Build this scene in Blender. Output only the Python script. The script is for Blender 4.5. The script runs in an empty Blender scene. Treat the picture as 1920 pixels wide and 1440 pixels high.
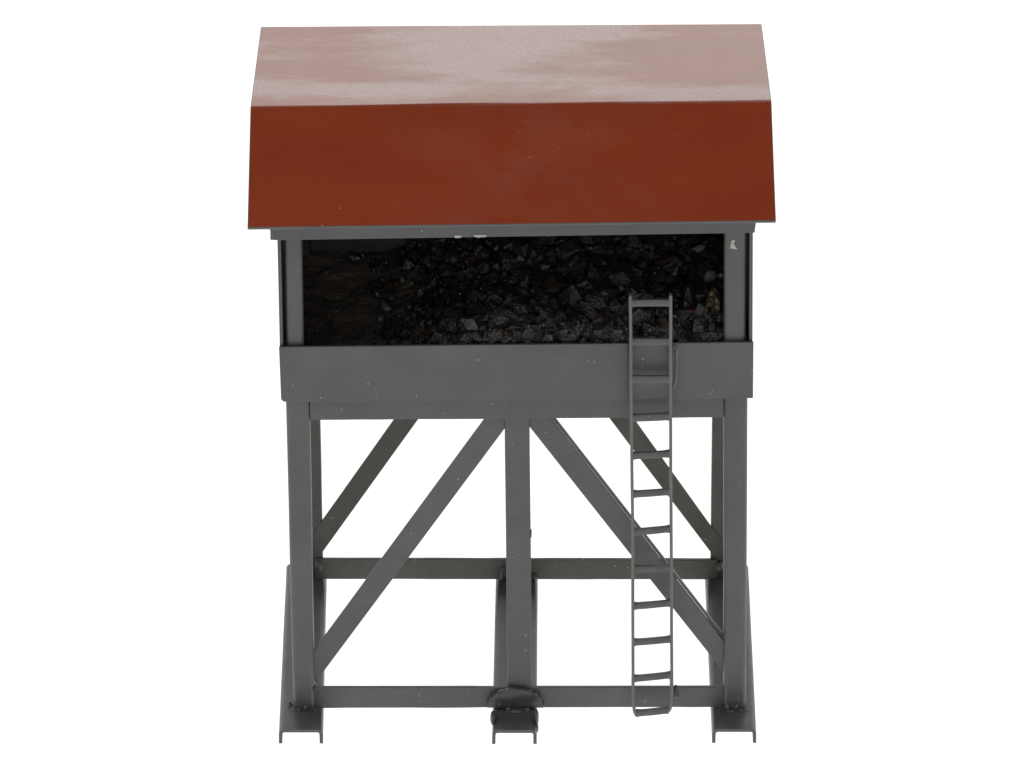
import bpy, bmesh, math, random
from mathutils import Vector, noise
random.seed(11)
U = 0.00015                       # metres per modelling unit (a small metal model, about 13 cm wide)
PITCH = math.radians(28.0)
F = 12000.0                       # camera distance and focal length in modelling units
W0, H0 = 1920.0, 1440.0
sp, cp = math.sin(PITCH), math.cos(PITCH)
# the point of the front plane the camera looks at: height chosen so that the rails stand on z = 0
RAIL_Y = -78.0
def z_look():
    lo, hi = 0.0, 2000.0
    for _ in range(60):
        m = (lo+hi)/2
        dy, dz = RAIL_Y, -m
        dep = F + dy*cp - dz*sp
        v = (dy*sp + dz*cp)/dep*F
        if 720 - v < 1394: lo = m
        else: hi = m
    return lo
Z0 = z_look()
def proj(x, y, z):
    dz = z-Z0
    dep = F + y*cp - dz*sp
    return 960 + x/dep*F, 720 - (y*sp+dz*cp)/dep*F
def inv(px, py, Y):
    """width x and height z of a measured point lying in the plane at depth Y"""
    v = (720-py)/F
    dz = (v*(F+Y*cp) - Y*sp)/(cp+v*sp)
    dep = F + Y*cp - dz*sp
    return (px-960)/F*dep, Z0+dz
def depth_for(py, z):
    v = (720-py)/F; dz = z-Z0
    return (v*(F-dz*sp) - dz*cp)/(sp - v*cp)

C = bpy.context.scene.collection
# ------------------------------------------------------------------ materials
def new_mat(name):
    m = bpy.data.materials.new(name); m.use_nodes = True
    nt = m.node_tree; b = nt.nodes['Principled BSDF']
    return m, nt, b
def N(nt, t, **kw):
    n = nt.nodes.new(t)
    for k, v in kw.items():
        if k in n.inputs: n.inputs[k].default_value = v
        else: setattr(n, k, v)
    return n
def ramp(nt, src, p0, p1, c0=(0,0,0,1), c1=(1,1,1,1)):
    r = nt.nodes.new('ShaderNodeValToRGB')
    r.color_ramp.elements[0].position = p0; r.color_ramp.elements[0].color = c0
    r.color_ramp.elements[1].position = p1; r.color_ramp.elements[1].color = c1
    nt.links.new(src, r.inputs[0]); return r.outputs[0]
def math_(nt, op, a, b):
    n = nt.nodes.new('ShaderNodeMath'); n.operation = op; n.use_clamp = (op in ('ADD','MULTIPLY'))
    for i, s in enumerate((a, b)):
        if isinstance(s, (int, float)): n.inputs[i].default_value = s
        else: nt.links.new(s, n.inputs[i])
    return n.outputs[0]
def mixc(nt, fac, a, b):
    n = nt.nodes.new('ShaderNodeMix'); n.data_type = 'RGBA'
    if isinstance(fac, float): n.inputs[0].default_value = fac
    else: nt.links.new(fac, n.inputs[0])
    for i, s in ((6, a), (7, b)):
        if isinstance(s, tuple): n.inputs[i].default_value = s
        else: nt.links.new(s, n.inputs[i])
    return n.outputs[2]
def coords(nt, scale=(1,1,1)):
    tc = nt.nodes.new('ShaderNodeTexCoord'); mp = nt.nodes.new('ShaderNodeMapping')
    nt.links.new(tc.outputs['Object'], mp.inputs[0]); mp.inputs['Scale'].default_value = scale
    return mp.outputs[0]
def tex_noise(nt, vec, scale, detail=4, rough=.55):
    n = N(nt, 'ShaderNodeTexNoise', Scale=scale, Detail=detail, Roughness=rough)
    nt.links.new(vec, n.inputs['Vector']); return n.outputs['Fac']
def specks(nt, vec, scale, size, share):
    """small round specks of dust: voronoi cells, only a share of them filled"""
    v = N(nt, 'ShaderNodeTexVoronoi', Scale=scale); nt.links.new(vec, v.inputs['Vector'])
    d = math_(nt, 'LESS_THAN', v.outputs['Distance'], size)
    s = nt.nodes.new('ShaderNodeSeparateColor'); nt.links.new(v.outputs['Color'], s.inputs[0])
    k = math_(nt, 'LESS_THAN', s.outputs[0], share)
    return math_(nt, 'MULTIPLY', d, k)

def grey_paint(name, base, dirt, rough=.42, dirt_amt=.35):
    m, nt, b = new_mat(name)
    v = coords(nt)
    big = tex_noise(nt, v, 60, 3)
    c = mixc(nt, ramp(nt, big, .35, .7), tuple(x*.9 for x in base)+(1,), tuple(x*1.1 for x in base)+(1,))
    grime = math_(nt, 'MULTIPLY', ramp(nt, tex_noise(nt, v, 130, 6, .65), .48, .72), dirt_amt)
    c = mixc(nt, grime, c, dirt+(1,))
    sk = specks(nt, v, 520, .13, .05)
    sk2 = specks(nt, v, 1100, .16, .02)
    c = mixc(nt, math_(nt, 'MULTIPLY', math_(nt, 'ADD', sk, sk2), .55), c, (.42,.41,.38,1))
    nt.links.new(c, b.inputs['Base Color'])
    r = math_(nt, 'ADD', math_(nt, 'MULTIPLY', tex_noise(nt, v, 300, 5), .22), rough-.11)
    nt.links.new(r, b.inputs['Roughness'])
    bump = N(nt, 'ShaderNodeBump', Strength=.12, Distance=.0003)
    nt.links.new(tex_noise(nt, v, 900, 3), bump.inputs['Height'])
    b2 = N(nt, 'ShaderNodeBump', Strength=.10, Distance=.002)
    nt.links.new(tex_noise(nt, v, 70, 2), b2.inputs['Height'])
    nt.links.new(bump.outputs[0], b2.inputs['Normal'])
    nt.links.new(b2.outputs[0], b.inputs['Normal'])
    return m
GREY = grey_paint('grey_paint', (.080,.0835,.0865), (.05,.047,.042), .42, .2)
GREY_SHADED = grey_paint('grey_paint_shaded_grimy', (.066,.062,.056), (.04,.034,.027), .48, .6)  # rear frame's shade put into a darker, browner colour, along with grime
GREY_EDGE = grey_paint('grey_paint_pale', (.13,.13,.127), (.07,.062,.055), .4, .3)  # paler grey for the lip, stiles, wire loop and small beads

def roof_paint():
    m, nt, b = new_mat('red_oxide_roof_paint')
    v = coords(nt)
    vs = coords(nt, (.35, 1.0, 1.0))           # streaks run along the roof
    base = mixc(nt, ramp(nt, tex_noise(nt, vs, 45, 4), .35, .65), (.325,.039,.003,1), (.36,.046,.004,1))
    tcp = nt.nodes.new('ShaderNodeTexCoord'); sp_ = nt.nodes.new('ShaderNodeSeparateXYZ')
    nt.links.new(tcp.outputs['Object'], sp_.inputs[0])
    def bump1(src, centre, half):                  # 1 at the centre, 0 at +-half
        d = math_(nt, 'ABSOLUTE', math_(nt, 'SUBTRACT', src, centre*U), 0)
        q_ = N(nt, 'ShaderNodeMapRange'); q_.interpolation_type = 'SMOOTHSTEP'; nt.links.new(d, q_.inputs[0])
        q_.inputs[1].default_value = half*U; q_.inputs[2].default_value = 0.0; return q_.outputs[0]
    X, Y = sp_.outputs['X'], sp_.outputs['Y']
    pool = math_(nt, 'MULTIPLY', bump1(X, -30, 380), bump1(Y, 430, 330))
    bandL = math_(nt, 'MULTIPLY', bump1(X, -330, 420), bump1(Y, 262, 75))
    bandR = math_(nt, 'MULTIPLY', bump1(X, 420, 420), bump1(Y, 200, 90))
    rim = bump1(Y, 600, 110)
    bias = math_(nt, 'ADD', math_(nt, 'ADD', math_(nt, 'MULTIPLY', pool, .20), math_(nt, 'MULTIPLY', bandL, .20)), math_(nt, 'ADD', math_(nt, 'MULTIPLY', bandR, .32), math_(nt, 'MULTIPLY', math_(nt, 'MULTIPLY', rim, bump1(X, 60, 420)), .16)))
    field = math_(nt, 'ADD', tex_noise(nt, vs, 45, 9, .68), bias)
    patch = ramp(nt, field, .55, .70)
    grain = ramp(nt, tex_noise(nt, v, 1700, 3, .75), .40, .60)
    dust = math_(nt, 'MULTIPLY', patch, math_(nt, 'ADD', math_(nt, 'MULTIPLY', grain, .65), .35))
    # dust lies mostly on the nearly level upper face: y of the object beyond the bend
    tc = nt.nodes.new('ShaderNodeTexCoord'); sx = nt.nodes.new('ShaderNodeSeparateXYZ')
    nt.links.new(tc.outputs['Object'], sx.inputs[0])
    mr = N(nt, 'ShaderNodeMapRange'); nt.links.new(sx.outputs['Y'], mr.inputs[0])
    mr.inputs[1].default_value = 172*U; mr.inputs[2].default_value = 184*U
    upper = mr.outputs[0]
    # soft dust cloud in the middle of the front face
    dx = math_(nt, 'ABSOLUTE', math_(nt, 'SUBTRACT', sx.outputs['X'], 20*U), 0)
    mr2 = N(nt, 'ShaderNodeMapRange'); nt.links.new(dx, mr2.inputs[0])
    mr2.inputs[1].default_value = 290*U; mr2.inputs[2].default_value = 0.0
    mid = math_(nt, 'MULTIPLY', mr2.outputs[0], ramp(nt, tex_noise(nt, v, 80, 5), .38, .66))
    col = mixc(nt, math_(nt, 'MULTIPLY', mid, .06), base, (.5,.45,.42,1))
    film = math_(nt, 'MULTIPLY', upper, math_(nt, 'ADD', math_(nt, 'MULTIPLY', dust, .34), .02))
    col = mixc(nt, film, col, (.68,.665,.66,1))
    sk = specks(nt, v, 420, .10, .035)
    sk2 = math_(nt, 'MULTIPLY', specks(nt, v, 620, .17, .16), mid)
    col = mixc(nt, math_(nt, 'MULTIPLY', math_(nt, 'ADD', sk, sk2), .55), col, (.62,.42,.34,1))
    dk = math_(nt, 'MULTIPLY', specks(nt, v, 600, .14, .03), upper)
    col = mixc(nt, math_(nt, 'MULTIPLY', dk, .6), col, (.12,.08,.07,1))
    nt.links.new(col, b.inputs['Base Color'])
    rg = math_(nt, 'ADD', math_(nt, 'MULTIPLY', tex_noise(nt, v, 200, 4), .1), .27)
    nt.links.new(rg, b.inputs['Roughness'])
    b.inputs['Coat Weight'].default_value = .22; b.inputs['Coat Roughness'].default_value = .26
    b.inputs['Sheen Tint'].default_value = (1,.98,1,1)
    b.inputs['Sheen Roughness'].default_value = .5
    nt.links.new(math_(nt, 'MULTIPLY', upper, math_(nt, 'ADD', math_(nt, 'MULTIPLY', dust, .5), .12)), b.inputs['Sheen Weight'])
    bump = N(nt, 'ShaderNodeBump', Strength=.06, Distance=.0003)
    nt.links.new(tex_noise(nt, v, 700, 4), bump.inputs['Height'])
    nt.links.new(bump.outputs[0], b.inputs['Normal'])
    return m
ROOF = roof_paint()

def plain(name, c, rough, var=.3, nscale=400, metallic=0.0, bump=0.2, bdist=.0004):
    m, nt, b = new_mat(name)
    v = coords(nt)
    col = mixc(nt, ramp(nt, tex_noise(nt, v, nscale, 5), .3, .7), tuple(x*(1-var) for x in c)+(1,), tuple(x*(1+var) for x in c)+(1,))
    nt.links.new(col, b.inputs['Base Color']); b.inputs['Roughness'].default_value = rough
    b.inputs['Metallic'].default_value = metallic
    bp = N(nt, 'ShaderNodeBump', Strength=bump, Distance=bdist)
    nt.links.new(tex_noise(nt, v, nscale*2.5, 4), bp.inputs['Height']); nt.links.new(bp.outputs[0], b.inputs['Normal'])
    return m
COAL = plain('black_coal', (.020,.020,.020), .18, .6, 450, bump=1.0, bdist=.0008)
COAL_SHINY = plain('shiny_coal', (.026,.0255,.0245), .08, .6, 450, bump=.8, bdist=.0006)
for m_ in (COAL, COAL_SHINY):
    m_.node_tree.nodes['Principled BSDF'].inputs['Specular IOR Level'].default_value = 1.0
COAL_BROWN = plain('brownish_coal', (.04,.026,.019), .4, .5, 500, bump=.6)
COAL_GREY = plain('grey_coal', (.028,.028,.027), .28, .5, 700, bump=1.0, bdist=.001)
BED = plain('coal_dust_bed', (.11,.092,.078), .35, .45, 120, bump=.35)
STONE = plain('pale_grey_stone', (.3,.3,.295), .45, .5, 1200, bump=.8)
WHITE_STONE = plain('off_white_stone', (.5,.49,.45), .6, .25, 900)
BRASS = plain('tarnished_brass_foil', (.17,.145,.09), .35, .5, 900, metallic=.8)
RUST = plain('dull_red_splinter', (.07,.022,.017), .6, .4)
CHIP = plain('bare_pale_primer', (.42,.42,.38), .6, .3, 1500)
SOLDER = grey_paint('grey_paint_over_solder', (.055,.055,.056), (.03,.026,.022), .3, .4)
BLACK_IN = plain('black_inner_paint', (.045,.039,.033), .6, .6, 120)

# ------------------------------------------------------------------ mesh helpers
def link(name, bm, mats, parent=None, smooth=False, recalc=True):
    if recalc: bmesh.ops.recalc_face_normals(bm, faces=bm.faces)
    me = bpy.data.meshes.new(name); bm.to_mesh(me); bm.free()
    me.transform(__import__('mathutils').Matrix.Scale(U, 4))
    for m in (mats if isinstance(mats, (list, tuple)) else [mats]): me.materials.append(m)
    if smooth:
        for p in me.polygons: p.use_smooth = True
    o = bpy.data.objects.new(name, me); C.objects.link(o)
    if parent is not None: o.parent = parent
    return o
def bevel(bm, w, seg=2, edges=None):
    bmesh.ops.bevel(bm, geom=list(edges or bm.edges), offset=w, segments=seg, affect='EDGES', profile=.5, clamp_overlap=True)
def loft(rings, bm=None, cap=True, closed=True):
    bm = bm or bmesh.new()
    vs = [[bm.verts.new(p) for p in r] for r in rings]
    n = len(rings[0])
    for a, b in zip(vs, vs[1:]):
        for i in range(n if closed else n-1):
            j = (i+1) % n
            bm.faces.new((a[i], a[j], b[j], b[i]))
    if cap:
        bm.faces.new(list(reversed(vs[0]))); bm.faces.new(vs[-1])
    return bm
def prism(poly, y0, y1, bm=None):
    """polygon of (x, z) points, extruded in depth"""
    return loft([[(x, y0, z) for x, z in poly], [(x, y1, z) for x, z in poly]], bm)
def strip(pl, Y, thick, cut=10, wob=0.0, nseg=24):
    """flat bar whose four corners are measured: top-left, top-right, bottom-right, bottom-left (pixels), slightly uneven edges"""
    tl, tr, br, bl = [inv(px, py, Y) for px, py in pl]
    ring = []
    seg = lambda a, b, n: [(a[0]+(b[0]-a[0])*i/n, a[1]+(b[1]-a[1])*i/n) for i in range(n)]
    pts = seg(tl, tr, nseg) + seg(tr, br, 1) + seg(br, bl, nseg) + seg(bl, tl, 1)
    s = random.random()*100
    out = []
    for i, (x, z) in enumerate(pts):
        k = wob*noise.noise(Vector((x*.02, z*.02, s)))
        out.append((x+k*.5, z+k))
    return prism(out, Y, Y+thick)
def u_profile(w, dep, t, r=6, n=4):
    """cross-section of a channel, web to the front (-y), flanges to the rear; centred in x"""
    h = w/2; pts = []
    for i in range(n+1):
        a = math.pi/2*i/n; pts.append((-h + r - r*math.cos(a), r - r*math.sin(a)))
    for i in range(n+1):
        a = math.pi/2*i/n; pts.append((h - r + r*math.sin(a), r - r*math.cos(a)))
    ri = max(r-t, 1.0)
    pts += [(h, dep), (h-t, dep)]
    pts += [(h-t, t+ri), (h-t-ri*.3, t+ri*.3), (h-t-ri, t)]
    pts += [(-h+t+ri, t), (-h+t+ri*.3, t+ri*.3), (-h+t, t+ri)]
    pts += [(-h+t, dep), (-h, dep)]
    return pts
def channel_post(tl, tr, br, bl, Y, dep, t=5, r=6, mid=8, wob=.6):
    rings = []
    P = [inv(*p, Y) for p in (tl, tr, br, bl)]
    s = random.random()*50
    for i in range(mid+1):
        f = i/mid
        xl = P[3][0]+(P[0][0]-P[3][0])*f; xr = P[2][0]+(P[1][0]-P[2][0])*f
        zl = P[3][1]+(P[0][1]-P[3][1])*f; zr = P[2][1]+(P[1][1]-P[2][1])*f
        k = wob*noise.noise(Vector((f*5, s, 0)))
        w = xr-xl
        rings.append([((xl+xr)/2+x+k, Y+y+k*.5, zl+(zr-zl)*(x/w+.5)) for x, y in u_profile(w, dep, t, r)])
    return loft(rings)
def shade_auto(o, ang=35):
    me = o.data
    for p in me.polygons: p.use_smooth = True
    bm = bmesh.new(); bm.from_mesh(me)
    for e in bm.edges:
        if len(e.link_faces) == 2 and e.calc_face_angle(0) > math.radians(ang): e.smooth = False
    bm.to_mesh(me); bm.free()
def blob(center, rx, ry, rz, seed, amp=.25, sub=3, bm=None, mi=0):
    bm = bm or bmesh.new()
    r = bmesh.ops.create_icosphere(bm, subdivisions=sub, radius=1)
    for v in r['verts']:
        n = 1 + amp*noise.noise(v.co*1.7+Vector((seed, 0, 0))) + amp*.4*noise.noise(v.co*5+Vector((0, seed, 0)))
        v.co = Vector((center[0]+v.co.x*rx*n, center[1]+v.co.y*ry*n, center[2]+v.co.z*rz*n))
    for v in r['verts']:
        for f in v.link_faces: f.material_index = mi
    return bm
def empty(name, loc=(0,0,0), label=None, cat=None):
    o = bpy.data.objects.new(name, None); o.empty_display_size = .01; C.objects.link(o)
    o.location = loc
    if label: o['label'] = label; o['category'] = cat
    return o

# ------------------------------------------------------------------ key depths and heights
FY = 0.0                                             # front face of the front legs
WEB = inv(960, 1368, RAIL_Y)[1]                      # top of the base rails
zb_bot = inv(960, 1327, 8)[1]; zb_top = inv(960, 1290, 8)[1]
RY = depth_for(1086, zb_bot)                         # front face of the rear frame
RAIL_END = depth_for(1057, WEB)
PLATE_Y = -12.0
print('Z0', Z0, 'WEB', WEB, 'beam', zb_bot, zb_top, 'RY', RY, 'RAIL_END', RAIL_END)

tower = empty('coaling_tower', (0,0,0), 'grey metal model coaling tower on braced legs with red roof and ladder', 'model coal tower')

# ------------------------------------------------------------------ base rails (inverted channels lying in depth)
def base_rail(xl, xr, rear_l, rear_r, dy):
    a = inv(xl, 1372, RAIL_Y)[0]; b = inv(xr, 1372, RAIL_Y)[0]
    c = inv(rear_l, 1060, RAIL_END)[0]; d = inv(rear_r, 1060, RAIL_END)[0]
    rings = []
    nn = 14
    for i in range(nn+1):
        f = i/nn; Y = RAIL_Y+dy+(RAIL_END-RAIL_Y-dy)*f
        x0 = a+(c-a)*f; x1 = b+(d-b)*f
        pr = u_profile(x1-x0, WEB, 6.5, 10, 5)
        k = .5*noise.noise(Vector((f*4, xl, 0)))
        rings.append([((x0+x1)/2+x*(1+ .012*max(0,y)/WEB)+k, Y, WEB-y) for x, y in pr])
    bm = loft(rings)
    o = link('base_rail', bm, [GREY], tower); shade_auto(o); return o
base_rail(523, 605, 537, 612, 0); base_rail(923, 1006, 930, 1008, -2); base_rail(1336, 1418, 1322, 1403, 2)

# ------------------------------------------------------------------ legs
def leg(tl, tr, br, bl, Y, dep, mat, **k):
    o = link('leg', channel_post(tl, tr, br, bl, Y, dep, **k), [mat], tower); shade_auto(o, 50); return o
leg((535,730), (580,730), (590,1331), (550,1331), FY, 30, GREY, r=9)
leg((1357,730), (1402,730), (1399,1329), (1357,1329), FY, 30, GREY, r=9)
leg((946,778), (993,778), (998,1331), (952,1331), FY+8, 22, GREY, r=3)
def rleg(xl, xr, xl2, xr2):
    zt = inv(960, 742, FY)[1]
    t = proj(0, RY, zt)[1]; b = proj(0, RY, WEB)[1]
    leg((xl,t), (xr,t), (xr2,b), (xl2,b), RY, 28, GREY_SHADED, r=4)
rleg(553, 595, 570, 606); rleg(1339, 1383, 1332, 1374); rleg(949, 990, 951, 990)

# ------------------------------------------------------------------ horizontal beams
def beam(pl, Y, thick, mat, name='beam', bw=1.2, wob=.8):
    bm = strip(pl, Y, thick, wob=wob)
    o = link(name, bm, [mat], tower)
    md = o.modifiers.new('bevel', 'BEVEL'); md.width = bw*U; md.segments = 2; md.limit_method = 'ANGLE'
    return o
beam([(581,738), (1357,736), (1357,783), (581,788)], 4, 12, GREY, 'upper_beam')
beam([(586,1290), (1360,1289), (1360,1326), (586,1328)], 8, 9, GREY, 'lower_beam')
zt = inv(960, 742, FY)[1]; zt2 = inv(960, 786, FY)[1]
ty, by = proj(0, RY+3, zt)[1], proj(0, RY+3, zt2)[1]
beam([(585,ty), (1350,ty), (1350,by), (585,by)], RY+3, 14, GREY_SHADED, 'upper_beam')
beam([(592,1049), (1345,1050), (1345,1087), (592,1086)], RY-7, 9, GREY_SHADED, 'lower_beam')

# ------------------------------------------------------------------ diagonal braces
def brace(pl, Y, thick, mat, groove=False):
    bm = strip(pl, Y, thick, wob=1.2)
    o = link('brace', bm, [mat], tower)
    md = o.modifiers.new('bevel', 'BEVEL'); md.width = (2.2 if groove else 1.2)*U; md.segments = 3; md.limit_method = 'ANGLE'
    return o
def ext(p, q, t): return (p[0]+(q[0]-p[0])*t, p[1]+(q[1]-p[1])*t)
A1, A2, B1, B2 = (585,1225), (905,790), (605,1262), (947,803)
brace([ext(A1,A2,1.10), ext(B1,B2,1.06), ext(B1,B2,-.04), ext(A1,A2,-.03)], 13, 5, GREY)
A1, A2, B1, B2 = (1357,1202), (1036,790), (1350,1252), (995,803)
br_ = brace([ext(B1,B2,1.06), ext(A1,A2,1.09), ext(A1,A2,-.03), ext(B1,B2,-.03)], 14, 8, GREY, True)
# a second, thin lip lying along the upper edge of the right-hand brace
a = inv(1035, 775, 26); b2 = inv(1362, 1196, 26); c = inv(1362, 1204, 26); d = inv(1028, 775, 26)
lip = link('lip', prism([a, b2, c, d], 23, 30), [GREY_EDGE], br_)
md = lip.modifiers.new('bevel', 'BEVEL'); md.width = 1.5*U; md.segments = 2
# rear braces reach up behind the bunker to the middle of the rear frame
L1, L2 = (584,1005), (738,788); R1, R2 = (590,1056), (783,788)
brace([ext(L1,L2,1.9), ext(R1,R2,1.75), R1, L1], RY-2, 5, GREY_SHADED)
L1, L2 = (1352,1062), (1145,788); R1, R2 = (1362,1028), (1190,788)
brace([ext(R1,R2,1.85), ext(L1,L2,1.75), L1, R1], RY-2, 5, GREY_SHADED)

# ------------------------------------------------------------------ bunker box
x_tl, z_p = inv(523, 651, PLATE_Y); x_tr, z_pr = inv(1413, 642, PLATE_Y)
x_bl, z_bl = inv(527, 754, PLATE_Y); x_br, z_br = inv(1412, 747, PLATE_Y)
pl = [(x_tl, z_p), (x_tr, z_pr), (x_br, z_br)]
for i in range(5):                                   # rounded lower left corner
    a_ = math.pi/2*i/4; pl.append((x_bl+8-8*math.sin(a_), z_bl+8-8*math.cos(a_)))
o = link('front_wall', prism(pl, PLATE_Y, PLATE_Y+6), [GREY], tower)
md = o.modifiers.new('bevel', 'BEVEL'); md.width = 1.4*U; md.segments = 2; md.limit_method = 'ANGLE'
BY = RY + 30                                         # rear of the bunker
zfb_l = inv(512, 451, -14)[1]; zfb_r = inv(1415, 437, -14)[1]
EY, KY, TY = -78.0, 178.0, 618.0
TH = 7.0
def rp(p, Y): x, z = inv(*p, Y); return Vector((x, Y, z))
e0, e1 = rp((464,427), EY), rp((1455,414), EY)
k0, k1 = rp((469.5,200), KY), rp((1446.5,188), KY)
t0, t1 = rp((489,50), TY), rp((1428,44.5), TY)
def under_roof(y, left):
    e, k, t = (e0, k0, t0) if left else (e1, k1, t1)
    p, q_ = (e, k) if y < KY else (k, t)
    return p.z+(q_.z-p.z)*(y-p.y)/(q_.y-p.y) - TH - 2.0
def side_wall(xt, xb, pxw):
    xa, za = inv(xt, 440, PLATE_Y); xb_, zb_ = inv(xb, 750, PLATE_Y)
    w = 6.5*pxw
    L = pxw > 0
    ys = [PLATE_Y+7, 60, 130, KY-3, KY+60, 300, 400, BY-8]
    sl = (xa-xb_)/(za-zb_)
    prof = [(PLATE_Y+7, zb_)] + [(y, under_roof(y, L)) for y in ys] + [(BY-8, zb_)]
    bm = loft([[(xb_+sl*(z-zb_), y, z) for y, z in prof], [(xb_+sl*(z-zb_)+w, y, z) for y, z in prof]])
    for f in bm.faces: f.material_index = 0
    bmesh.ops.recalc_face_normals(bm, faces=bm.faces)
    for f in bm.faces:
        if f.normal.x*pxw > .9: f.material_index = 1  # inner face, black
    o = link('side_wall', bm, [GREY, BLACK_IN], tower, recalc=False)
    md = o.modifiers.new('bevel', 'BEVEL'); md.width = .8*U; md.segments = 2
side_wall(519.5, 526.5, 1); side_wall(1412, 1411, -1)
xl_in = inv(526, 600, 0)[0]+2; xr_in = inv(1405, 600, 0)[0]-2
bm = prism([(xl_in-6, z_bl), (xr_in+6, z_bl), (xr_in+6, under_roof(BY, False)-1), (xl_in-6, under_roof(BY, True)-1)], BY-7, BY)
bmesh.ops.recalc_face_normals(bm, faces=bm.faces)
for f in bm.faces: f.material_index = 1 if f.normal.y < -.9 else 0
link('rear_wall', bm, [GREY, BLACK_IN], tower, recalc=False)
bm = prism([(xl_in, z_bl+6), (xr_in, z_bl+6), (xr_in, z_bl+12), (xl_in, z_bl+12)], PLATE_Y+8, BY-8)
link('bunker_floor', bm, [GREY_SHADED], tower)

# ------------------------------------------------------------------ upper posts at the bunker corners
def post(tl, tr, br, bl, Y, dep, mat=GREY, r=5, t=4):
    o = link('corner_post', channel_post(tl, tr, br, bl, Y, dep, t=t, r=r, mid=3, wob=.2), [mat], tower); shade_auto(o, 50); return o
post((533,436), (566,436), (570,665), (537,665), -2, 20, r=8)
post((1358,430), (1400,430), (1398,660), (1357,660), -2, 20, r=8)
zc = inv(960, 432, -2)[1]; t_ = proj(0, BY-40, zc)[1]; b_ = proj(0, BY-40, z_bl+12)[1]
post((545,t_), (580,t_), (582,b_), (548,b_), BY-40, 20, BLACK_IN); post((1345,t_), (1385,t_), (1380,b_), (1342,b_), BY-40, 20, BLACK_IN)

# ------------------------------------------------------------------ frame below the roof
bm = prism([inv(503,422,-16), inv(1419,408,-16), inv(1415,437,-16), inv(512,451,-16)], -16, -9)
o = link('roof_frame', bm, [GREY], tower)
md = o.modifiers.new('bevel', 'BEVEL'); md.width = 1.5*U; md.segments = 2
for (xa, sx_) in ((507, 1), (1413, -1)):
    x0, z0_ = inv(xa, 450-14*(xa > 960), -9)
    bm = loft([[(x0, -8.5, z0_), (x0+5*sx_, -8.5, z0_), (x0+5*sx_, -8.5, z0_+30), (x0, -8.5, z0_+30)],
               [(x0, BY+3, z0_), (x0+5*sx_, BY+3, z0_), (x0+5*sx_, BY+3, z0_+30), (x0, BY+3, z0_+30)]])
    link('roof_frame', bm, [GREY], tower)

# ------------------------------------------------------------------ roof: one bent sheet
print('roof slopes', math.degrees(math.atan2(k0.z-e0.z, KY-EY)), math.degrees(math.atan2(t0.z-k0.z, TY-KY)))
def q(a, b, c, t): return a*(1-t)**2 + b*2*t*(1-t) + c*t*t
def side(e, k, t):
    pts = [e, e.lerp(k, .33), e.lerp(k, .66)]
    p0 = k.lerp(e, 7/ (k-e).length); p1 = k.lerp(t, 7/(t-k).length)
    pts += [q(p0, k, p1, i/6) for i in range(7)]
    pts += [k.lerp(t, .3), k.lerp(t, .6), k.lerp(t, .85), t]
    return pts
Ls, Rs = side(e0, k0, t0), side(e1, k1, t1)
def down(pts, i):
    a_, b_ = pts[max(i-1,0)], pts[min(i+1, len(pts)-1)]
    d_ = (b_-a_).normalized(); n_ = Vector((0, -d_.z, d_.y)); return pts[i]-n_*TH
bm = bmesh.new(); NX = 40
top = []; bot = []
for i in range(len(Ls)):
    dl, dr = down(Ls, i), down(Rs, i)
    rt, rb = [], []
    for j in range(NX+1):
        f = j/NX
        # the sheet is not perfectly flat
        w = .9*noise.noise(Vector((f*4, i*.35, 3)))*math.sin(math.pi*f)
        rt.append(bm.verts.new(Ls[i].lerp(Rs[i], f)+Vector((0,0,w)))); rb.append(bm.verts.new(dl.lerp(dr, f)+Vector((0,0,w))))
    top.append(rt); bot.append(rb)
for i in range(len(Ls)-1):
    for j in range(NX):
        bm.faces.new((top[i][j], top[i][j+1], top[i+1][j+1], top[i+1][j])).material_index = 0
        bm.faces.new((bot[i][j], bot[i+1][j], bot[i+1][j+1], bot[i][j+1])).material_index = 1
    for j in (0, NX):
        bm.faces.new((top[i][j], top[i+1][j], bot[i+1][j], bot[i][j])).material_index = 1
for i in (0, len(Ls)-1):
    for j in range(NX):
        bm.faces.new((top[i][j], top[i][j+1], bot[i][j+1], bot[i][j])).material_index = 1
roof = link('roof', bm, [ROOF, GREY], tower); shade_auto(roof, 40)
md = roof.modifiers.new('bevel', 'BEVEL'); md.width = 1.6*U; md.segments = 2; md.limit_method = 'ANGLE'; md.angle_limit = math.radians(50)
md.material = 1

# ------------------------------------------------------------------ ladder
LY = -44.0
lad = empty('ladder'); lad.parent = tower; 
def stile(pts, w, dep, Y=LY):
    rings = []
    for px, py, dy in pts:
        x, z = inv(px, py, Y+dy)
        k = .5*noise.noise(Vector((py*.03, px, 1)))
        r = 1.6
        prof = [(-w/2+r,0),(w/2-r,0),(w/2,r),(w/2,dep),(-w/2,dep),(-w/2,r)]
        rings.append([(x+a_+k, Y+dy+b_, z) for a_, b_ in prof])
    return loft(rings)
def densify(pts, n=5):
    out = []
    for a_, b_ in zip(pts, pts[1:]):
        for i in range(n): out.append(tuple(a_[k]+(b_[k]-a_[k])*i/n for k in range(3)))
    return out+[pts[-1]]
SL = densify([(1193,1343,1),(1189.5,1336,0),(1187.5,1322,0),(1187,1290,0),(1186.5,1000,0),(1184,800,0),(1182,556,2)])
SR = densify([(1252,1337,1),(1256.5,1331,0),(1259,1318,0),(1260,1300,0),(1258.5,1000,0),(1257.5,800,0),(1257.5,555,2)])
for S_ in (SL, SR):
    o = link('stile', stile(S_, 5.8, 12), [GREY_EDGE], lad); shade_auto(o, 40)
def lx(S_, py):
    for a_, b_ in zip(S_, S_[1:]):
        if b_[1] <= py <= a_[1]: return a_[0]+(b_[0]-a_[0])*(a_[1]-py)/(a_[1]-b_[1])
    return S_[0][0]
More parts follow.
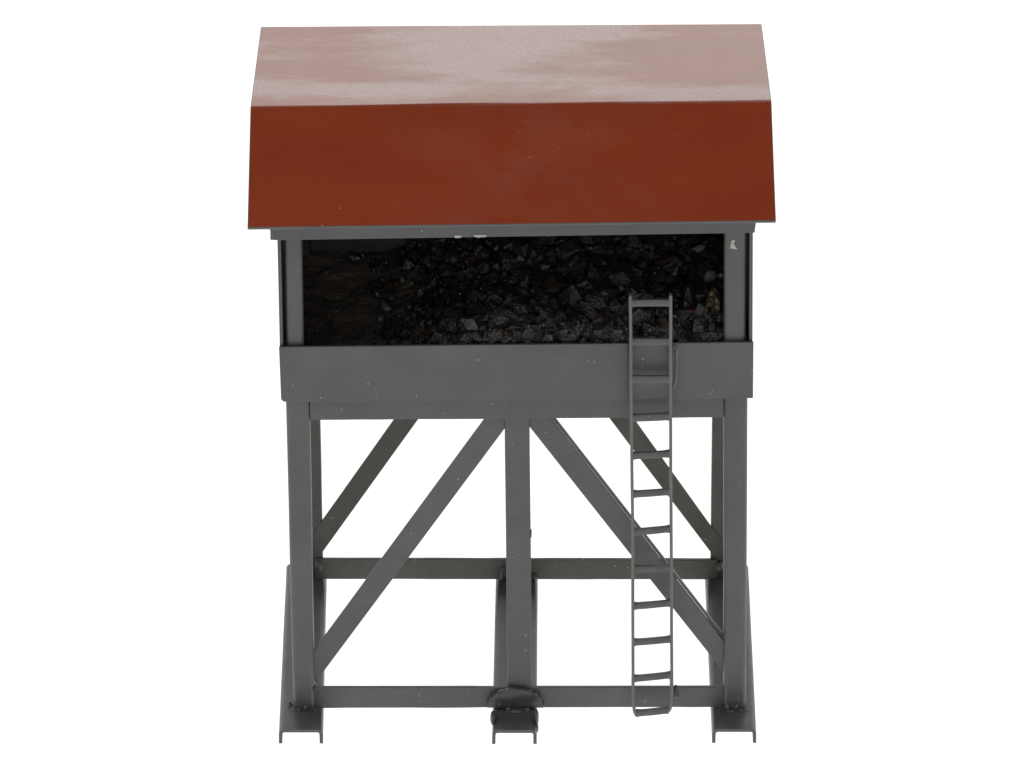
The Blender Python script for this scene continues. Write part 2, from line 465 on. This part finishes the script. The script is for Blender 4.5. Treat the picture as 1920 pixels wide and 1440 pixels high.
rungs = [(569,568,13),(641,641,13),(711,711,14),(784,781,14),(855,851,13),(927,922,13),(998,992,13),(1068,1064,13),(1137,1131,13),(1205,1199,13),(1273,1266,13),(1338,1332,13)]
for i, (yl, yr, h) in enumerate(rungs):
    rings = []; n = 14
    xl_, xr_ = lx(SL, yl)+2, lx(SR, yr)-2
    hz = (h-1.2)/cp
    for j in range(n+1):
        f = j/n
        py = yl+2+(yr-yl)*f + 2.0*math.sin(math.pi*f)*(1 if i > 1 else -.1)
        x, z = inv(xl_+(xr_-xl_)*f, py, LY)
        flare = 1.5*max(0, 1-min(f, 1-f)*9)          # fillets where the rung meets the stile
        y = LY+2.5 + (3*math.sin(math.pi*f) if i > 1 else 0)
        hh = hz/2+flare+.35*noise.noise(Vector((f*5, i, 2)))
        rings.append([(x, y+1, z-hh), (x, y, z-hh+1.2), (x, y, z+hh-1.2), (x, y+1, z+hh), (x, y+6, z+hh), (x, y+6, z-hh)])
    bmr = loft(rings)
    for fx in (.07, .93):                              # bead of solder and paint in each corner
        k_ = int(round(fx*n)); r0 = rings[k_]
        blob((r0[1][0], r0[1][1]-.3, r0[2][2]-.6), 2.6, 1.8, 1.8, i+fx, .3, 2, bmr)
    o = link('rung', bmr, [GREY], lad); shade_auto(o, 40)
# brackets that hold the ladder: one to the bunker wall, one to the lower beam
def bracket(px, py, h, y0, y1, w=5):
    x, z = inv(px, py, LY)
    bm = prism([(x-w/2, z-h/2), (x+w/2, z-h/2), (x+w/2, z+h/2), (x-w/2, z+h/2)], y0, y1)
    bevel(bm, 1.2)
    o = link('bracket', bm, [GREY], lad); return o
bracket(1183, 668, 26, LY+6, PLATE_Y+1); bracket(1258, 668, 26, LY+6, PLATE_Y+1)
bracket(1187, 1300, 24, LY+6, 10); bracket(1259, 1298, 28, LY+6, 10)
# curved wire beside the right stile, and fixing strip on the left
def wire(pts, r, Y, mat, name, parent, n=8):
    P = [Vector((inv(px, py, Y+dy)[0], Y+dy, inv(px, py, Y+dy)[1])) for px, py, dy in pts]
    rings = []
    for i, p in enumerate(P):
        d_ = (P[min(i+1, len(P)-1)]-P[max(i-1, 0)]).normalized()
        s_ = d_.cross(Vector((0,1,0))).normalized(); u_ = s_.cross(d_)
        rings.append([tuple(p+(s_*math.cos(2*math.pi*k/n)+u_*math.sin(2*math.pi*k/n))*r) for k in range(n)])
    o = link(name, loft(rings), [mat], parent); shade_auto(o, 60); return o
wire([(1259,650,-2),(1264,649,-4),(1267.5,653,-5),(1268.5,662,-5),(1268.8,680,-5),(1268.5,700,-5),(1267,716,-4),(1264,727,-2)], 2.3, PLATE_Y, GREY_EDGE, 'wire_loop', lad)
bm = prism([inv(1173.5,646,PLATE_Y-4), inv(1176.5,646,PLATE_Y-4), inv(1176.5,749,PLATE_Y-4), inv(1173.5,749,PLATE_Y-4)], PLATE_Y-4, PLATE_Y-.5)
link('fixing_strip', bm, [GREY], lad)

# ------------------------------------------------------------------ solder and paint lumps at the feet
def solder(px, py, Y, rx, ry, rz, seed, amp=.35, mat=SOLDER, name='solder_joint'):
    x, z = inv(px, py, Y)
    o = link(name, blob((x, Y, z), rx, ry, rz, seed, amp), [mat], tower, smooth=True); return o
# broad rounded gusset over the middle foot
poly = []
for i in range(25):
    a_ = math.pi*i/24
    rr = 1 + .05*noise.noise(Vector((i*.6, 0, 4)))
    poly.append((966 - 54*math.cos(a_)*rr, 1326 - 36*math.sin(a_)*rr))
poly = [inv(px, py, -2) for px, py in poly]
bm = prism(poly, -6, 4); bevel(bm, 2.5, 3)
o = link('gusset', bm, [SOLDER], tower); shade_auto(o, 50)
bm = bmesh.new()
rnd = random.Random(5)
for i in range(26):
    px = 912 + 52*rnd.random()**.8; py = 1326-36*math.sqrt(max(0, 1-((px-966)/54)**2)) + rnd.uniform(-1.5, 3)
    x, z = inv(px, py, -6)
    blob((x, -6, z), rnd.uniform(.7,1.8), 1.2, rnd.uniform(.7,1.5), i, .4, 1, bm)
for i in range(9):
    px = 1004 + 14*rnd.random(); py = 1326-36*math.sqrt(max(0, 1-((px-966)/54.5)**2))+rnd.uniform(-2, 2)
    x, z = inv(px, py, -6)
    blob((x, -6, z), 1.1, 1.4, 2.6, i+40, .4, 1, bm)
link('solder_joint', bm, [GREY_EDGE], tower, smooth=True)
solder(953, 1329, -9, 4.5, 3, 2.6, 1, mat=GREY_EDGE); solder(988, 1330, -9, 4.5, 3, 2.6, 2, mat=GREY_EDGE)
solder(970, 1333, -10, 24, 10, 6, 12, .15)
solder(924.5, 1346, -40, 6, 14, 14, 3, .12); solder(1005.5, 1345, -44, 5, 12, 17, 4, .12); solder(1006, 1364, -52, 4, 9, 12, 9, .12)
solder(560, 1331, -4, 3, 3, 2.5, 5, mat=GREY_EDGE); solder(573, 1327, -2, 3.5, 3, 4.5, 6, mat=GREY_EDGE); solder(568, 1334, -2, 24, 12, 6, 13, .2)
solder(592, 1336, -4, 5, 6, 4, 14); solder(590, 1289, 4, 6, 5, 4, 15); solder(544, 1328, 14, 6, 9, 14, 16, .25)
solder(1363, 1326, -2, 4, 4, 6.5, 7, mat=GREY_EDGE); solder(1381, 1325, -2, 3, 4, 6.5, 8, mat=GREY_EDGE); solder(1372, 1333, -2, 21, 11, 7, 17, .22)
solder(1350, 1334, 0, 7, 7, 5, 18); solder(1391, 1343, -10, 3.5, 6, 13, 19); solder(1403, 1336, 2, 6, 8, 5, 20)
solder(598, 1060, RY-6, 8, 8, 12, 21, mat=GREY_SHADED); solder(1350, 1062, RY-6, 7, 8, 11, 22, mat=GREY_SHADED)
solder(1268, 1297, LY+30, 5, 8, 14, 23); solder(995.5, 1000, 12, 1.6, 5, 10, 24, mat=GREY)
solder(942, 1075, RY-8, 6, 8, 18, 25, mat=GREY_SHADED); solder(1002, 1082, RY-8, 6, 8, 9, 26, mat=GREY_SHADED)

# rough slivers of solder and chipped metal where the outer legs are joined to the rails
for cx, seed in ((568, 3), (1378, 7)):
    rr_ = random.Random(seed); bm = bmesh.new()
    for i in range(26):
        px = cx+rr_.uniform(-30, 24); py = 1333+rr_.uniform(-9, 8)
        Y = -6-rr_.random()*10; x, z = inv(px, py, Y); z = max(z, WEB-1)
        d_ = Vector((rr_.uniform(-1,1), rr_.uniform(-.6,.3), rr_.uniform(-.5,.9))).normalized()*rr_.uniform(2, 7)
        n_ = Vector((rr_.uniform(-1,1), rr_.uniform(-1,1), rr_.uniform(-1,1))).normalized()*rr_.uniform(.8, 2.2)
        p_ = Vector((x, Y, z))
        vs_ = [bm.verts.new(q_) for q_ in (p_-d_, p_+n_, p_+d_, p_-n_, p_+n_.cross(d_).normalized()*1.5, p_-n_.cross(d_).normalized()*1.0)]
        for a_, b_ in ((0,1),(1,2),(2,3),(3,0)):
            for c_ in (4, 5):
                f = bm.faces.new((vs_[a_], vs_[b_], vs_[c_])); f.material_index = 1 if i % 5 == 0 else 0
    link('solder_joint', bm, [SOLDER, GREY_EDGE], tower)

# ------------------------------------------------------------------ bare paint chips
def chip(pts, Y):
    bm = prism([inv(px, py, Y) for px, py in pts], Y-.9, Y+.4)
    link('paint_chip', bm, [CHIP], tower)
chip([(1371,452),(1376,449),(1378,451),(1376,457),(1379,463),(1384,466),(1378,467),(1369,465),(1370,458)], -2.0)
chip([(888,440.5),(900,440),(913,440.5),(911,444),(898,445),(890,444)], -16.0)
chip([(851,442),(858,441),(866,442),(864,445.5),(854,446)], -16.0)

# ------------------------------------------------------------------ coal
zp_mid = (z_p+z_pr)/2
Y0c, Y1c = 4.0, BY-12
def coal_h(x, y):
    f = (x-xl_in)/(xr_in-xl_in); g = (y-Y0c)/(Y1c-Y0c)
    s = min(1, max(0, (f-.16)/.34)); s = s*s*(3-2*s)
    h = zp_mid - 78 + s*64 + 16*s*g
    h += 16*noise.noise(Vector((x*.006, y*.006, 7))) + 7*noise.noise(Vector((x*.02, y*.02, 2)))
    if f < .12 and g < .3: h += 34*(1-f/.12)*(1-g/.3)
    return h
bm = bmesh.new(); nx, ny = 150, 80; vs = []
for j in range(ny+1):
    row = []
    for i in range(nx+1):
        x = xl_in+(xr_in-xl_in)*i/nx; y = Y0c+(Y1c-Y0c)*j/ny
        row.append(bm.verts.new((x, y, coal_h(x, y)+3*noise.noise(Vector((x*.07, y*.07, 1)))+1.4*noise.noise(Vector((x*.2, y*.2, 5))))))
    vs.append(row)
for j in range(ny):
    for i in range(nx): bm.faces.new((vs[j][i], vs[j][i+1], vs[j+1][i+1], vs[j+1][i])).material_index = 3
# skirt and underside, so the heap is a solid body
zfl = z_bl+13
ring = [vs[0][i] for i in range(nx+1)] + [vs[j][nx] for j in range(1, ny+1)] + [vs[ny][i] for i in range(nx-1, -1, -1)] + [vs[j][0] for j in range(ny-1, 0, -1)]
low = [bm.verts.new((v.co.x, v.co.y, zfl)) for v in ring]
for k in range(len(ring)):
    l = (k+1) % len(ring); bm.faces.new((ring[k], low[k], low[l], ring[l])).material_index = 3
bm.faces.new(low).material_index = 3
ico = bmesh.new(); bmesh.ops.create_icosphere(ico, subdivisions=1, radius=1)
IV = [v.co.copy() for v in ico.verts]; IF = [[v.index for v in f.verts] for f in ico.faces]; ico.free()
from mathutils import Euler
def shard(bm, c, s, mi, rnd, amp=.30, an=.5):
    R = Euler([rnd.uniform(0, 6.28) for _ in range(3)]).to_matrix()
    sc = Vector([s*rnd.uniform(1-an, 1+an*.6) for _ in range(3)])
    vv = []
    for p in IV:
        k = 1+rnd.uniform(-amp, amp)
        vv.append(bm.verts.new(Vector(c)+R @ Vector((p.x*sc.x*k, p.y*sc.y*k, p.z*sc.z*k))))
    for f in IF:
        fc = bm.faces.new([vv[k] for k in f]); fc.material_index = mi
rnd = random.Random(3)
cnt = 0
while cnt < 4000:
    f = rnd.random(); g = rnd.random()
    dens = min(1, max(0, (f-.12)/.38))
    if rnd.random() > .03+dens**1.5: continue
    x = xl_in+14+(xr_in-xl_in-28)*f; y = Y0c+8+(Y1c-Y0c-16)*g
    s = rnd.choice([4,5,5,6,7,8,9,11,14,16])*(.65+.6*dens)*rnd.uniform(.8,1.2)
    if f > .6 and rnd.random() < .3: s *= 1.25
    layer = rnd.random()**2*14*dens
    mi = rnd.choices([0,1,2,4], [.55,.12,.05,.28])[0]
    x = min(max(x, xl_in+s*1.3), xr_in-s*1.3); y = max(y, Y0c+s*1.3)
    shard(bm, (x, y, coal_h(x, y)+s*.25+layer), s, mi, rnd)
    cnt += 1
for i in range(420):                                  # tiny pale and brassy shards imitating glints of light on the lumps
    f = rnd.random()**.6; x = xl_in+10+(xr_in-xl_in-20)*f; y = Y0c+6+(Y1c-Y0c-12)*rnd.random()**1.4
    shard(bm, (x, y, coal_h(x, y)+8+rnd.random()*22), rnd.uniform(.9, 2.3), rnd.choice([5,5,6]), rnd)
coal = link('coal_pile', bm, [COAL, COAL_BROWN, COAL_GREY, BED, COAL_SHINY, STONE, BRASS])
coal['label'] = 'heap of glossy black coal lumps filling the bunker under the roof'; coal['category'] = 'coal'; coal['kind'] = 'stuff'
# lumps and scraps that stand out from the heap
def surf_at(px, py):
    lo, hi = Y0c+6, Y1c-4
    best = None
    for i in range(200):
        Y = lo+(hi-lo)*i/199; x, z = inv(px, py, Y)
        d_ = z-(coal_h(x, Y)+27)
        if d_ <= 0: return x, Y, coal_h(x, Y)+27
    x, z = inv(px, py, hi); return x, hi-10, z
def odd(name, px, py, s, mat, label, cat, seed, squash=(1,1,1), amp=.3, n=1):
    x, y, z = surf_at(px, py)
    x = min(max(x, xl_in+s*1.5), xr_in-s*1.5)
    bm = bmesh.new(); r_ = random.Random(seed); shard(bm, (0,0,0), s, 0, r_, amp, .25)
    for v in bm.verts: v.co = Vector((v.co.x*squash[0], v.co.y*squash[1], v.co.z*squash[2]))
    o = link(name, bm, [mat]); o.location = (x*U, y*U, z*U)
    o['label'] = label; o['category'] = cat; return o
odd('stone_lump', 1334, 520, 20, STONE, 'medium grey speckled stone lump on the coal near the right post', 'stone', 4, (1.1,.8,.95))
odd('stone_chip', 1352, 518, 6.5, WHITE_STONE, 'tiny off-white stone chip touching the right post, beside the grey lump', 'stone', 6)
odd('stone_lump', 1312, 468, 12, STONE, 'pale shiny stone lump high in the coal below the roof, right end', 'stone', 9, (1.5,.8,.8))
odd('wood_splinter', 1292, 583, 9, RUST, 'dull dark red splinter lying on coal just right of the ladder top', 'splinter', 12, (3.0,.8,.7))
def foil():
    x, y, z = surf_at(1335, 580)
    bm = bmesh.new(); r_ = random.Random(8)
    g_ = []
    nI, nJ = 16, 9
    for j in range(nJ):
        row = []
        for i in range(nI):
            u = (i/(nI-1)-.5); w = (j/(nJ-1)-.5)
            wd = 15*(1-abs(u)*.9)+7*(u < -.3)
            p = Vector((w*wd*2 + u*8, r_.uniform(-4,4)-6, u*68+r_.uniform(-2.5,2.5)))
            row.append(bm.verts.new(p))
        g_.append(row)
    for j in range(nJ-1):
        for i in range(nI-1): 
            if r_.random() < .86: bm.faces.new((g_[j][i], g_[j][i+1], g_[j+1][i+1], g_[j+1][i]))
    bmesh.ops.delete(bm, geom=[v for v in bm.verts if not v.link_faces], context='VERTS')
    bmesh.ops.solidify(bm, geom=list(bm.faces), thickness=.8)
    for v in bm.verts: v.co.y = v.co.y*.8 + v.co.z*.5
    o = link('foil_scrap', bm, [BRASS]); o.location = (min(x, xr_in-26)*U, (y-8)*U, (z+6)*U)
    o['label'] = 'crumpled brassy foil scrap on the coal between ladder and right post'; o['category'] = 'foil scrap'
foil()

# ------------------------------------------------------------------ added translucent sheet, lit from below to make the background blank white
m, nt, b = new_mat('white_translucent_acrylic')
out = nt.nodes['Material Output']; nt.nodes.remove(b)
tr = N(nt, 'ShaderNodeBsdfTranslucent'); tr.inputs['Color'].default_value = (.92,.92,.915,1)
nt.links.new(tr.outputs[0], out.inputs[0])
bm = bmesh.new(); s = 22000
vv = [bm.verts.new(p) for p in ((-s,-s,0),(s,-s,0),(s,s,0),(-s,s,0))]; bm.faces.new(vv)
g = link('ground', bm, [m]); g['kind'] = 'structure'; g.location.z = -.0001

# ------------------------------------------------------------------ light
def area(name, loc, target, sx_, sy_, power, col):
    l = bpy.data.lights.new(name, 'AREA'); l.shape = 'RECTANGLE'; l.size = sx_; l.size_y = sy_; l.energy = power; l.color = col
    o = bpy.data.objects.new(name, l); C.objects.link(o); o.location = loc
    o.rotation_euler = (Vector(target)-Vector(loc)).to_track_quat('-Z', 'Y').to_euler(); return o
def W_for(rad, sx_, sy_): return rad*math.pi*sx_*sy_*1.0     # watts for a given radiance
area('backdrop_underlight', (0,0,-.35), (0,0,1), 6, 6, W_for(1.16, 6, 6), (1,.985,.96))  # added lamp under the sheet: whitens the background, fills from below
area('key_softbox', (-.2,-.62,1.55), (0,.02,.1), .9, .7, W_for(2.35, .9, .7), (.97,.985,1))
area('front_fill', (.15,-1.75,.62), (0,0,.1), 1.1, .35, W_for(3.4, 1.1, .35), (1,.99,.98))  # added fill in front that brightens the coal inside the bunker
area('left_fill', (-1.5,.1,.45), (0,.05,.1), 1.6, .8, W_for(1.7, 1.6, .8), (1,.99,.97))  # added side fill that brightens the outward-facing flanges
area('right_fill', (1.5,.1,.45), (0,.05,.1), 1.6, .8, W_for(1.7, 1.6, .8), (1,.99,.97))  # matching added fill for the flanges on the right
area('rear_reflection_fill', (0,1.7,.45), (0,0,.15), 3.0, 1.5, W_for(1.45, 3.0, 1.5), (1,.985,.94))  # added unseen panel behind, reflected by the upper roof as pale sheen
w = bpy.data.worlds.new('World'); bpy.context.scene.world = w; w.use_nodes = True
w.node_tree.nodes['Background'].inputs[0].default_value = (1,1,1,1)
w.node_tree.nodes['Background'].inputs[1].default_value = .13

# ------------------------------------------------------------------ camera
cam = bpy.data.cameras.new('camera'); co = bpy.data.objects.new('camera', cam); C.objects.link(co)
cam.sensor_width = 36; cam.lens = 36*F/W0; cam.clip_start = .05; cam.clip_end = 50
co.location = (0, -F*cp*U, (Z0+F*sp)*U); co.rotation_euler = (math.pi/2-PITCH, 0, 0)
sc = bpy.context.scene; sc.camera = co
sc.view_settings.view_transform = 'Standard'; sc.view_settings.look = 'None'; sc.view_settings.exposure = 0; sc.view_settings.gamma = 1
sc.view_settings.use_curve_mapping = False
